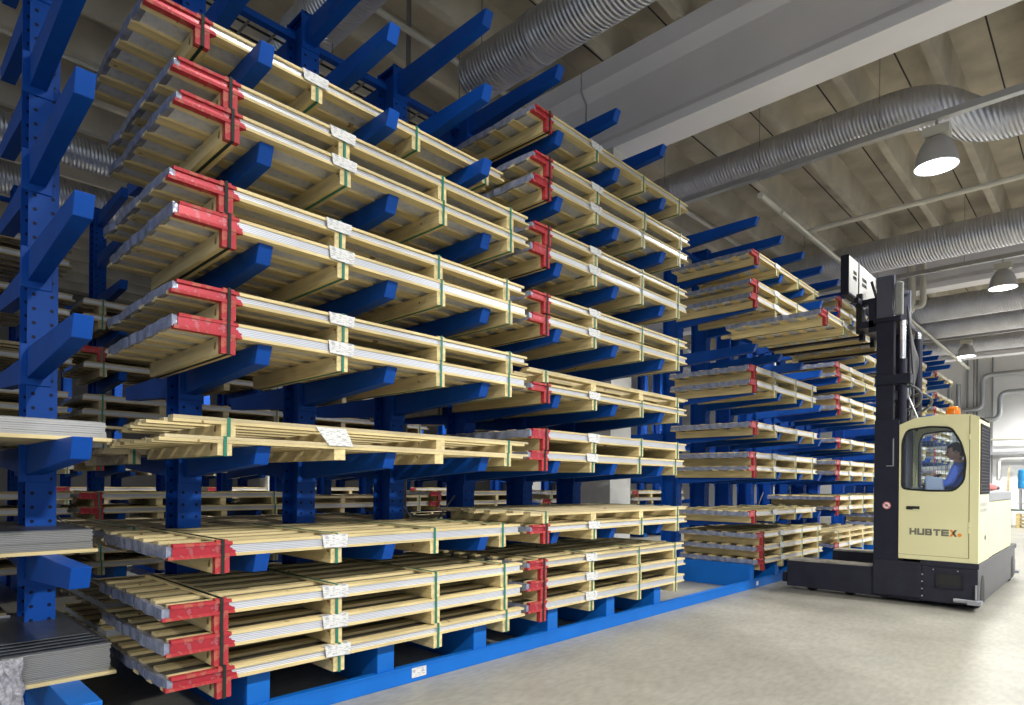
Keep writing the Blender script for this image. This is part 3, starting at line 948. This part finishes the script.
# mast foot plate behind the cab window line
mb = MB(); mb.box(-1.25, -.93, .02, 1.25, .42, 2.62); mb.build('mast_housing', M_black, T, bevel=.01)
mb = MB(); mb.box(-1.01, -.995, .012, .02, 1.95, 2.35); mb.box(-1.09, -1.0, .012, .02, 1.95, 1.962); mb.build('cable_guard', M_grey, T)
mb = MB(); mb.lathe([(0, 0), (.055, 0)], (-1.08, .014, 1.385), 24, 0, 'Y'); mb.lathe([(0, -.002), (.042, -.002)], (-1.08, .014, 1.385), 24, 1, 'Y')
mb.add([(-1.12, .009, 1.41), (-1.11, .009, 1.42), (-1.04, .009, 1.36), (-1.05, .009, 1.35)], [(0, 1, 2, 3)], 0)
mb.add([(-1.105, .0105, 1.375), (-1.09, .0105, 1.405), (-1.06, .0105, 1.395), (-1.065, .0105, 1.365)], [(0, 1, 2, 3)], 2)
mb.build('warning_sticker', [plain('sticker_red', (.6, .12, .16), .5), plain('sticker_white', (.75, .70, .70), .5), M_letter], T)
# carriage and backrest boards, forks under the load
cr = MB(); cr.box(-1.50, -1.28, .10, 2.0, 4.02, 4.12); cr.box(-1.36, -1.25, .1, .2, 3.95, 4.45); cr.box(-1.36, -1.25, 1.0, 1.12, 3.95, 4.45); cr.box(-1.56, -1.50, .1, 2.2, 4.42, 4.50)
cr.box(-1.50, -1.28, .3, .4, 4.42, 4.5); cr.box(-1.50, -1.28, .9, 1.0, 4.42, 4.5)
cr.build('carriage', M_black, T)
for y in (.35, .95, 1.75):
    mb = MB(); mb.box(-2.95, -1.52, y + .02, y + .13, 4.035 - .09, 4.035 - .055); mb.box(-1.56, -1.50, y + .02, y + .13, 3.9, 4.5)
    mb.build('fork', M_black, T)
for i, (y0, y1) in enumerate([(-.03, .45), (.50, 1.44)]):
    mb = MB(); x = -1.60
    z0, z1 = 4.58, 5.13
    wz = (z0 + .24, z0 + .38); wy = (y0 + .22, y0 + .40) if i == 0 else (y0 + .16, y0 + .42)
    mb.box(x - .10, x, y0, wy[0], z0, z1); mb.box(x - .10, x, wy[1], y1, z0, z1)
    mb.box(x - .10, x, wy[0], wy[1], z0, wz[0] - .0); mb.box(x - .10, x, wy[0], wy[1], wz[1], z1); mb.box(x - .10, x, wy[0], wy[1], (wz[0] + wz[1]) / 2 - .012, (wz[0] + wz[1]) / 2 + .012)
    bd = mb.build('backrest_board', M_board, T)
    MB().box(x - .11, x + .004, y0 - .012, y0 - .001, z0 - .01, z1 + .01).build('dark_edge', M_black, bd)
    MB().box(x - .11, x - .101, y0, y1, z0 - .01, z1 + .01).build('dark_back', M_black, bd)
    MB().box(x - .11, x + .004, y0, y1, z0 - .035, z0 - .002).build('lower_rail', M_black, bd)
mb = MB()
mb.path(smooth_path([(-1.56, .4, 4.62), (-1.5, .5, 4.1), (-1.45, .7, 4.5), (-1.35, .9, 4.1), (-1.2, 1.0, 4.3)], .2), .022, 8)
mb.path(smooth_path([(-1.5, .8, 4.9), (-1.44, 1.2, 4.4), (-1.3, 1.1, 4.2)], .3), .02, 8)
mb.box(-1.58, -1.50, .28, .36, 4.0, 4.6); mb.build('carriage_hoses', M_black2, T)

# cab: local x from -.93 to 0, y from 0 to .98, z .64 to 2.62
CX0, CX1, CY1, CZ0, CZ1 = -.925, -.0, .95, .64, 2.62


def cab_outline():
    return [(CX0, CZ0), (CX1, CZ0), (CX1, 2.60), (-.10, 2.64), (-.42, 2.655), (-.72, 2.63), (CX0, 2.54)]


def window_outline(n=6):
    pts = [(-.885, 1.63), (-.55, 1.605), (-.27, 1.61), (-.165, 1.74), (-.145, 2.02), (-.20, 2.26), (-.31, 2.47), (-.55, 2.495), (-.83, 2.46), (-.885, 2.30)]
    # round the corners
    out = []
    m_ = len(pts)
    for i in range(m_):
        a, b_, c = Vector(pts[i - 1]), Vector(pts[i]), Vector(pts[(i + 1) % m_])
        rr = min(.06, (a - b_).length * .45, (c - b_).length * .45)
        p, q = b_ + (a - b_).normalized() * rr, b_ + (c - b_).normalized() * rr
        for k in range(4):
            t = k / 3; out.append(tuple((1 - t) ** 2 * p + 2 * t * (1 - t) * b_ + t * t * q))
    return out


def holed_panel(mb, outer, inner, y0, y1, mi=0):
    """flat panel in the xz plane with a window, made by filling between the two loops"""
    bm = bmesh.new()
    vo = [bm.verts.new((p[0], y0, p[1])) for p in outer]; vi = [bm.verts.new((p[0], y0, p[1])) for p in inner]
    eo = [bm.edges.new((vo[i], vo[(i + 1) % len(vo)])) for i in range(len(vo))]
    ei = [bm.edges.new((vi[i], vi[(i + 1) % len(vi)])) for i in range(len(vi))]
    bmesh.ops.triangle_fill(bm, edges=eo + ei, use_beauty=True)
    ex = bmesh.ops.extrude_face_region(bm, geom=bm.faces[:])
    bmesh.ops.translate(bm, verts=[e for e in ex['geom'] if isinstance(e, bmesh.types.BMVert)], vec=(0, y1 - y0, 0))
    bm.verts.ensure_lookup_table(); bm.verts.index_update()
    mb.add([v.co[:] for v in bm.verts], [tuple(v.index for v in f.verts) for f in bm.faces], mi)
    bm.free(); return mb


win = window_outline()
mb = MB(); holed_panel(mb, cab_outline(), win, 0, .03); mb.build('cab_door_side', M_yellow, T)
mb = MB()
fwin = [(p[0] * .94 - .03, p[1]) for p in win]
holed_panel(mb, cab_outline(), fwin, CY1 - .03, CY1); mb.build('cab_far_side', M_yellow, T)
# roof, back, front posts, floor
mb = MB()
top = [(CX1, 2.60), (-.10, 2.64), (-.42, 2.655), (-.72, 2.63), (CX0, 2.54)]
for a, c in zip(top[:-1], top[1:]):
    mb.hexa([(c[0], .03, c[1] - .03), (a[0], .03, a[1] - .03), (a[0], CY1 - .03, a[1] - .03), (c[0], CY1 - .03, c[1] - .03), (c[0], .03, c[1]), (a[0], .03, a[1]), (a[0], CY1 - .03, a[1]), (c[0], CY1 - .03, c[1])])
mb.build('cab_roof', M_yellow, T)
mb = MB()
# right-hand face of the cab with grille opening
mb.box(-.03, 0, .03, CY1 - .03, CZ0, 1.58); mb.box(-.03, 0, .03, CY1 - .03, 2.50, 2.60); mb.box(-.03, 0, .03, .10, 1.58, 2.5); mb.box(-.03, 0, CY1 - .07, CY1 - .03, 1.58, 2.5)
mb.build('cab_rear_panel', M_yellow, T)
mb = MB(); mb.box(CX0, CX0 + .03, .03, CY1 - .03, CZ0, 1.60); mb.box(CX0, CX0 + .03, .03, .10, 1.6, 2.52); mb.box(CX0, CX0 + .03, CY1 - .1, CY1 - .03, 1.6, 2.52); mb.box(CX0 + .03, CX1 - .03, .03, CY1 - .03, .85, .88)
mb.build('cab_front_panel', M_yellow, T)
# grille
mb = MB(); mb.box(-.022, -.018, .09, CY1 - .06, 1.57, 2.51, 0)
z = 1.60
while z < 2.49: mb.box(-.016, .010, .10, CY1 - .08, z, z + .006, 1); z += .045
y = .12
while y < CY1 - .1: mb.box(-.012, .012, y, y + .006, 1.58, 2.5, 1); y += .09
for (a, c, d, e) in ((.09, .105, 1.57, 2.51), (CY1 - .085, CY1 - .07, 1.57, 2.51)): mb.box(-.01, .014, a, c, d, e, 2)
mb.box(-.01, .014, .09, CY1 - .07, 1.565, 1.58, 2); mb.box(-.01, .014, .09, CY1 - .07, 2.50, 2.515, 2)
mb.build('grille', [M_black2, plain('grille_bars', (.10, .10, .12), .5), M_black2], T)
# window glass + rubber seals
mb = MB(); mb.prism(win, 'Y', .012, .018); mb.build('window_glass', M_glass, T)
mb = MB(); mb.prism(fwin, 'Y', CY1 - .018, CY1 - .012); mb.build('window_glass', M_glass, T)


def seal(loop, y, r_=.014):
    mb = MB(); pts = [(p[0], y, p[1]) for p in loop]; pts.append(pts[0]); pts.append(pts[1]); mb.path(pts, r_, 8); return mb


seal(win, -.002).build('window_seal', M_black2, T); seal(fwin, CY1 - .03, .012).build('window_seal', M_black2, T)
mb = MB()
x = -.88
while x < -.15: mb.box(x, x + .006, CY1 + .02, CY1 + .026, 1.60, 2.48); x += .05
z = 1.62
while z < 2.48: mb.box(-.90, -.15, CY1 + .018, CY1 + .024, z, z + .006); z += .05
mb.box(-.90, -.15, CY1 + .0, CY1 + .03, 1.58, 1.60); mb.box(-.90, -.15, CY1, CY1 + .03, 2.48, 2.5)
mb.build('guard_mesh', M_grey, T)
mb = MB()
y = .12
while y < CY1 - .1: mb.box(CX0 - .012, CX0 - .006, y, y + .006, 1.60, 2.5); y += .05
z = 1.62
while z < 2.5: mb.box(CX0 - .014, CX0 - .008, .1, CY1 - .1, z, z + .006); z += .05
mb.build('guard_mesh', M_grey, T)
# door seam, hinges, handle
mb = MB(); mb.box(-.108, -.100, -.004, .001, .70, 2.62); mb.box(-.925, -.1, -.003, .001, .70, .704); mb.build('door_seam', M_hinge, T)
for z in (1.12, 1.66 - .62, 2.30): MB().box(-.112, -.094, -.016, .0, z, z + .07).build('hinge', M_yellow, T)
mb = MB(); mb.box(-.83, -.67, -.004, .001, 1.335, 1.385, 0); mb.box(-.83, -.76, -.022, -.004, 1.345, 1.372, 0); mb.box(-.75, -.67, -.016, -.004, 1.33, 1.345, 1)
mb.build('door_handle', [M_black2, M_yellow], T)


def text_mesh(name, body, size, parent, loc, mats, sx=1.0, bold=.012):
    cu = bpy.data.curves.new(name, 'FONT'); cu.body = body; cu.size = size; cu.extrude = .002; cu.offset = bold * size
    tmp = bpy.data.objects.new('tmp', cu); COL.objects.link(tmp)
    dg = bpy.context.evaluated_depsgraph_get()
    me = bpy.data.meshes.new_from_object(tmp.evaluated_get(dg)); bpy.data.objects.remove(tmp)
    me.materials.clear(); me.materials.append(mats)
    o = bpy.data.objects.new(name, me); COL.objects.link(o); o.parent = parent; o.location = loc; o.rotation_euler = (R(90), 0, 0); o.scale = (sx, 1, 1)
    return o


def block_letters(word, x, z, h, w, gap, mb, y=-.003, t=.028):
    """wide squared capitals"""
    def bar(x0, x1, z0, z1, mi=0): mb.box(x + x0, x + x1, y, y + .002, z + z0, z + z1, mi)
    def diag(x0, z0, x1, z1, mi=0):
        a = t * .62
        mb.hexa([(x + x0 - a, y, z + z0), (x + x0 + a, y, z + z0), (x + x0 + a, y + .002, z + z0), (x + x0 - a, y + .002, z + z0),
                 (x + x1 - a, y, z + z1), (x + x1 + a, y, z + z1), (x + x1 + a, y + .002, z + z1), (x + x1 - a, y + .002, z + z1)], mi)
    m_ = h / 2 - t / 2
    for ch_ in word:
        if ch_ == 'H': bar(0, t, 0, h); bar(w - t, w, 0, h); bar(t, w - t, m_, m_ + t)
        if ch_ == 'U': bar(0, t, 0.0, h); bar(w - t, w, 0.0, h); bar(t, w - t, 0, t)
        if ch_ == 'B': bar(0, t, 0, h); bar(t, w - .01, 0, t * .9); bar(t, w - .01, m_, m_ + t * .9); bar(t, w - .01, h - t * .9, h); bar(w - t, w - .004, t * .6, m_ + .01); bar(w - t - .004, w - .008, m_ + t * .5, h - t * .5)
        if ch_ == 'T': bar(0, w, h - t, h); bar(w / 2 - t / 2, w / 2 + t / 2, 0, h - t)
        if ch_ == 'E': bar(0, t, 0, h); bar(t, w, 0, t); bar(t, w, m_, m_ + t); bar(t, w, h - t, h)
        if ch_ == 'X':
            diag(t * .6, 0, w / 2, h / 2, 1); diag(t * .6, h, w / 2, h / 2, 1)
            diag(w - t * .6, h, w / 2 + .004, h / 2, 0); diag(w - t * .6, 0, w / 2 + .004, h / 2, 0)
        x += w + gap
    return x


mb = MB()
xe = block_letters('HUBTEX', -.79, .985, .092, .086, .008, mb, t=.025)
mb.lathe([(0, 0), (.024, 0)], (xe + .02, -.003, 1.008), 16, 1, 'Y')
mb.build('brand_lettering', [M_letter, M_orange], T)
mb = MB()
for i, z in enumerate((1.40, 1.32)):
    for k in range(5): mb.box(.001, .004, .12 + .13 * k, .22 + .13 * k, z, z + .05)
mb.build('side_decal', plain('faded_decal', (.45, .45, .40), .5), T)
mb = MB(); mb.box(.0, .006, .55, .62, .93, .99); mb.build('key_lock', M_black2, T)
# battery hood behind the cab
mb = MB(); mb.box(-.90, .0, CY1 + .35, 3.62, .645, 1.45); mb.build('battery_hood', M_yellow, T, bevel=.02)
mb = MB(); mb.box(-.9, -.0, CY1 + .001, CY1 + .35, .645, 1.45); mb.build('hood_panel', M_yellow, T, bevel=.006)
mb = MB(); mb.box(-.9, .004, CY1 + .02, 3.60, 1.452, 1.60); mb.build('hood_lid', M_grey, T, bevel=.02)
mb = MB(); mb.tube((-.12, 1.35, 1.68), (-.12, 2.5, 1.66), .07, 14, 0, .05); mb.tube((-.12, 2.5, 1.66), (-.12, 3.0, 1.65), .03, 10, 1)
mb.build('red_canister', [M_red, M_black2], T)
bc = MB(); bc.lathe([(0, .145), (.05, .14), (.072, .125), (.085, .09), (.09, .035), (.09, 0), (0, 0)], (-.36, .45, 2.66), 20)
bc.build('amber_beacon', M_amber, T)
# cab inside: seat, console, wheel
mb = MB(); mb.box(-.42, -.08, .24, .72, 1.32, 1.43); mb.build('seat_cushion', M_seat, T, bevel=.03)
mb = MB(); mb.hexa([(-.13, .26, 1.42), (-.05, .26, 1.42), (-.05, .70, 1.42), (-.13, .70, 1.42), (-.09, .28, 2.02), (-.035, .28, 2.02), (-.035, .68, 2.02), (-.09, .68, 2.02)]); mb.build('seat_back', M_seat, T, bevel=.02)
mb = MB(); mb.box(-.36, -.14, .34, .62, .88, 1.32); mb.build('seat_base', M_black2, T)
mb = MB(); mb.hexa([(-.89, .12, .88), (-.66, .12, .88), (-.66, .86, .88), (-.89, .86, .88), (-.89, .12, 1.62), (-.74, .12, 1.66), (-.74, .86, 1.66), (-.89, .86, 1.62)]); mb.build('console', M_grey, T, bevel=.02)
mb = MB(); mb.hexa([(-.62, .06, 1.55), (-.40, .06, 1.52), (-.40, .2, 1.52), (-.62, .2, 1.55), (-.62, .06, 1.82), (-.42, .06, 1.78), (-.42, .2, 1.78), (-.62, .2, 1.82)]); mb.build('side_console', plain('pale_blue_console', (.42, .50, .68), .5), T, bevel=.02)
mb = MB(); c = Vector((-.62, .50, 1.76)); n = 24
pts = [c + Vector((math.sin(2 * math.pi * k / n) * .10, math.cos(2 * math.pi * k / n) * .15, math.sin(2 * math.pi * k / n) * .08)) for k in range(n + 2)]
mb.path(pts, .013, 8); mb.tube(c, c + Vector((-.12, 0, -.14)), .02, 8); mb.tube(c + Vector((0, -.15, 0)), c + Vector((0, .15, 0)), .008, 6)
mb.build('steering_wheel', M_black2, T)

# ------------------------------------------------------------------ operator
P = empty('person', (-1.29 - .235, 10.31 + .40, 1.49), label='person with short dark hair in a blue work shirt, seated in the forklift cab', cat='person')


def skin_obj(name, verts, edges, radii, mat, parent, root=0, sub=2):
    me = bpy.data.meshes.new(name); me.from_pydata(verts, edges, []); me.update()
    o = bpy.data.objects.new(name, me); COL.objects.link(o); o.parent = parent
    me.materials.append(mat)
    sk = o.modifiers.new('skin', 'SKIN'); sk.use_smooth_shade = True
    for i, r_ in enumerate(radii):
        d = me.skin_vertices[0].data[i]; d.radius = r_ if isinstance(r_, tuple) else (r_, r_); d.use_root = (i == root)
    sb = o.modifiers.new('sub', 'SUBSURF'); sb.levels = sub; sb.render_levels = sub
    return o


# local frame: x- is forward, y sideways, z up, hips at the origin
V = [(0, 0, .06), (.01, 0, .22), (.0, 0, .38), (-.02, 0, .47), (-.045, 0, .535), (-.065, 0, .585),
     (-.02, -.10, .47), (-.03, -.19, .44), (-.12, -.23, .22), (-.30, -.17, .20), (-.345, -.15, .22),
     (-.02, .10, .47), (-.03, .19, .44), (-.12, .23, .22), (-.30, .17, .20), (-.345, .15, .22),
     (-.03, -.10, .05), (-.36, -.12, .07), (-.42, -.12, -.02), (-.46, -.12, -.38), (-.03, .10, .05), (-.36, .12, .07), (-.42, .12, -.02), (-.46, .12, -.38)]
E_ = [(0, 1), (1, 2), (2, 3), (3, 4), (4, 5), (3, 6), (6, 7), (7, 8), (8, 9), (9, 10), (3, 11), (11, 12), (12, 13), (13, 14), (14, 15),
      (0, 16), (16, 17), (17, 18), (18, 19), (0, 20), (20, 21), (21, 22), (22, 23)]
RAD = [(.15, .11), (.14, .105), (.155, .11), (.12, .09), .058, .052, .075, .068, .048, .033, .028, .075, .068, .048, .033, .028, .085, .065, .06, .042, .085, .065, .06, .042]
skin_obj('body', V, E_, RAD, M_skin, P)
Vs = V[:5] + V[6:10] + V[11:15]
Es = [(0, 1), (1, 2), (2, 3), (3, 5), (5, 6), (6, 7), (7, 8), (3, 9), (9, 10), (10, 11), (11, 12), (3, 4)]
Rs = [(.17, .14), (.165, .14), (.18, .15), (.15, .12), .07, .088, .082, .062, .045, .088, .082, .062, .045]
skin_obj('shirt', Vs, Es, Rs, M_shirt, P)
Vt = [V[0]] + V[16:20] + V[20:24]
skin_obj('trousers', Vt, [(0, 1), (1, 2), (2, 3), (3, 4), (0, 5), (5, 6), (6, 7), (7, 8)], [(.165, .125), .1, .078, .072, .055, .1, .078, .072, .055], M_trouser, P)
# head with a face, looking forward and a little down
hm = bmesh.new(); bmesh.ops.create_uvsphere(hm, u_segments=28, v_segments=20, radius=1)
for v_ in hm.verts:
    x, y, z = v_.co
    w_ = 1 - .22 * max(0, -z) ** 1.5
    X = x * .105 * (1 if x < 0 else 1.0); Y_ = y * .078 * w_; Z_ = z * .125
    if x < -.5:
        X += .012 * max(0, 1 - abs(y) * 4) * -1 * math.exp(-((z + .12) / .16) ** 2) * 2.6    # nose
        X += .010 * math.exp(-((z - .12) / .13) ** 2) * math.exp(-((abs(y) - .4) / .2) ** 2)    # eye sockets
        X -= .006 * math.exp(-((z + .48) / .09) ** 2) * math.exp(-(y / .3) ** 2)               # mouth
        X -= .008 * math.exp(-((z + .82) / .15) ** 2) * math.exp(-(y / .35) ** 2)              # chin
    v_.co = (X, Y_, Z_)
me = bpy.data.meshes.new('head'); hm.to_mesh(me); hm.free(); me.materials.append(M_skin)
for p in me.polygons: p.use_smooth = True
head = bpy.data.objects.new('head', me); COL.objects.link(head); head.parent = P; head.location = (-.085, 0, .665); head.rotation_euler = (0, R(-10), 0)
mb = MB()
for s_ in (-1, 1): mb.lathe([(0, -.012), (.018, -.01), (.03, 0), (.018, .008), (0, .01)], (.012, s_ * .078, -.005), 12, 0, 'Y')
mb.build('ears', M_skin, head)
mb = MB()
for s_ in (-1, 1): mb.lathe([(0, -.01), (.008, -.008), (.011, 0), (.008, .008), (0, .01)], (-.088, s_ * .032, .014), 10)
mb.build('eyes', M_eye, head)
MB().box(-.101, -.094, -.022, .022, -.064, -.056).build('mouth', M_lip, head)
hb = bmesh.new(); bmesh.ops.create_uvsphere(hb, u_segments=28, v_segments=20, radius=1)
for v_ in hb.verts:
    x, y, z = v_.co; v_.co = (x * .113 + .006, y * .085, z * .131 + .006)
bmesh.ops.delete(hb, geom=[v_ for v_ in hb.verts if v_.co.z < (.055 if v_.co.x < -.03 else (.0 if v_.co.x < .03 else -.075))], context='VERTS')
me = bpy.data.meshes.new('hair'); hb.to_mesh(me); hb.free(); me.materials.append(M_hair)
for p in me.polygons: p.use_smooth = True
hair = bpy.data.objects.new('hair', me); COL.objects.link(hair); hair.parent = head
# hands on the wheel: palm and five curled fingers
for s_ in (-1, 1):
    hx, hy, hz = -.345, s_ * .15, .225
    Vh = [(hx + .02, hy, hz - .005), (hx - .035, hy, hz + .005)]; Eh = [(0, 1)]; Rh = [(.026, .018), (.03, .016)]
    for i in range(4):
        oy = (i - 1.5) * .017; L_ = (.92, 1.0, .95, .78)[i]
        b0 = len(Vh)
        Vh += [(hx - .045, hy + oy, hz + .008), (hx - .045 - .035 * L_, hy + oy, hz + .004), (hx - .05 - .045 * L_, hy + oy, hz - .022 * L_), (hx - .045 - .03 * L_, hy + oy, hz - .038 * L_)]
        Eh += [(1, b0), (b0, b0 + 1), (b0 + 1, b0 + 2), (b0 + 2, b0 + 3)]; Rh += [.009, .0085, .008, .007]
    b0 = len(Vh); Vh += [(hx - .01, hy - s_ * .028, hz - .002), (hx - .035, hy - s_ * .042, hz - .012), (hx - .055, hy - s_ * .04, hz - .026)]
    Eh += [(0, b0), (b0, b0 + 1), (b0 + 1, b0 + 2)]; Rh += [.012, .010, .008]
    skin_obj('hand', Vh, Eh, Rh, M_skin, P, sub=1)

# ------------------------------------------------------------------ things by the far wall
st = empty('steel_stand', (-2.35, 34.2, 0), label='light steel stand under the blue barrels by the far wall', cat='stand')
mb = MB()
for x in (-.5, 0, .5):
    for y in (-.3, .3): mb.box(x - .03, x + .03, y - .03, y + .03, .75, 1.62)
mb.box(-.55, .55, -.34, .34, 1.60, 1.65); mb.box(-.55, .55, -.34, .34, .98, 1.02); mb.build('frame', M_steel, st)
MB().box(-1.0, 1.0, -.5, .5, .70, .75).build('shelf_board', plain('green_board', (.05, .12, .07), .6), st)
mb = MB()
for x in (-.95, .93): mb.box(x, x + .05, -.5, .5, 0, .70)
mb.build('side_frame', M_steel, st)
for i, x in enumerate((-2.72, -2.25, -1.78)):
    mb = MB().lathe([(0, .80), (.16, .80), (.20, .76), (.215, .7), (.205, .66), (.22, .62), (.22, .36), (.205, .33), (.22, .30), (.22, .04), (.2, 0), (0, 0)], (0, 0, 0), 20)
    o = mb.build('barrel', M_bluebin, loc=(x, 34.1, 1.651)); tag(o, ['bright blue barrel by the far wall, leftmost on the steel stand', 'bright blue barrel on the far steel stand, second from the left', 'bright blue barrel on the far steel stand, third from the left'][i], 'barrel', 'blue barrels by the far wall')


def euro_pallet(loc, label):
    root = empty('pallet', loc, label=label, cat='pallet', group='pallets by the far wall')
    mb = MB()
    for y in (-.38, 0, .28): mb.box(-.6, .6, y, y + .1, 0, .022)
    mb.build('bottom_boards', M_wood, root)
    mb = MB()
    for x in (-.6, -.07, .46):
        for y in (-.38, 0, .28): mb.box(x, x + .14, y, y + .1, .022, .11)
    mb.build('blocks', M_wood, root)
    mb = MB()
    for y in (-.4, -.22, -.05, .12, .29): mb.box(-.6, .6, y, y + .11, .11, .133)
    mb.build('deck_boards', M_wood, root)
    return root


for i in range(4):
    euro_pallet((-2.35, 33.9 + .02 * i, .001 + i * .15), 'wooden pallet under the far steel stand, %s of four' % ['lowest', 'second', 'third', 'topmost'][i])
o = MB().hexa([(-3.46, 34.6, 0), (-3.26, 34.6, 0), (-3.26, 34.63, 0), (-3.46, 34.63, 0), (-3.39, 35.5, 2.62), (-3.34, 35.5, 2.62), (-3.34, 35.53, 2.62), (-3.39, 35.53, 2.62)]).build('leaning_board', M_wood_dull)
tag(o, 'narrow tapering wooden board leaning on the far wall', 'board')

# unused prototypes never placed are removed
for key, (root, h) in PROTO.items():
    if key not in used:
        for c in list(root.children): bpy.data.objects.remove(c)
        bpy.data.objects.remove(root)
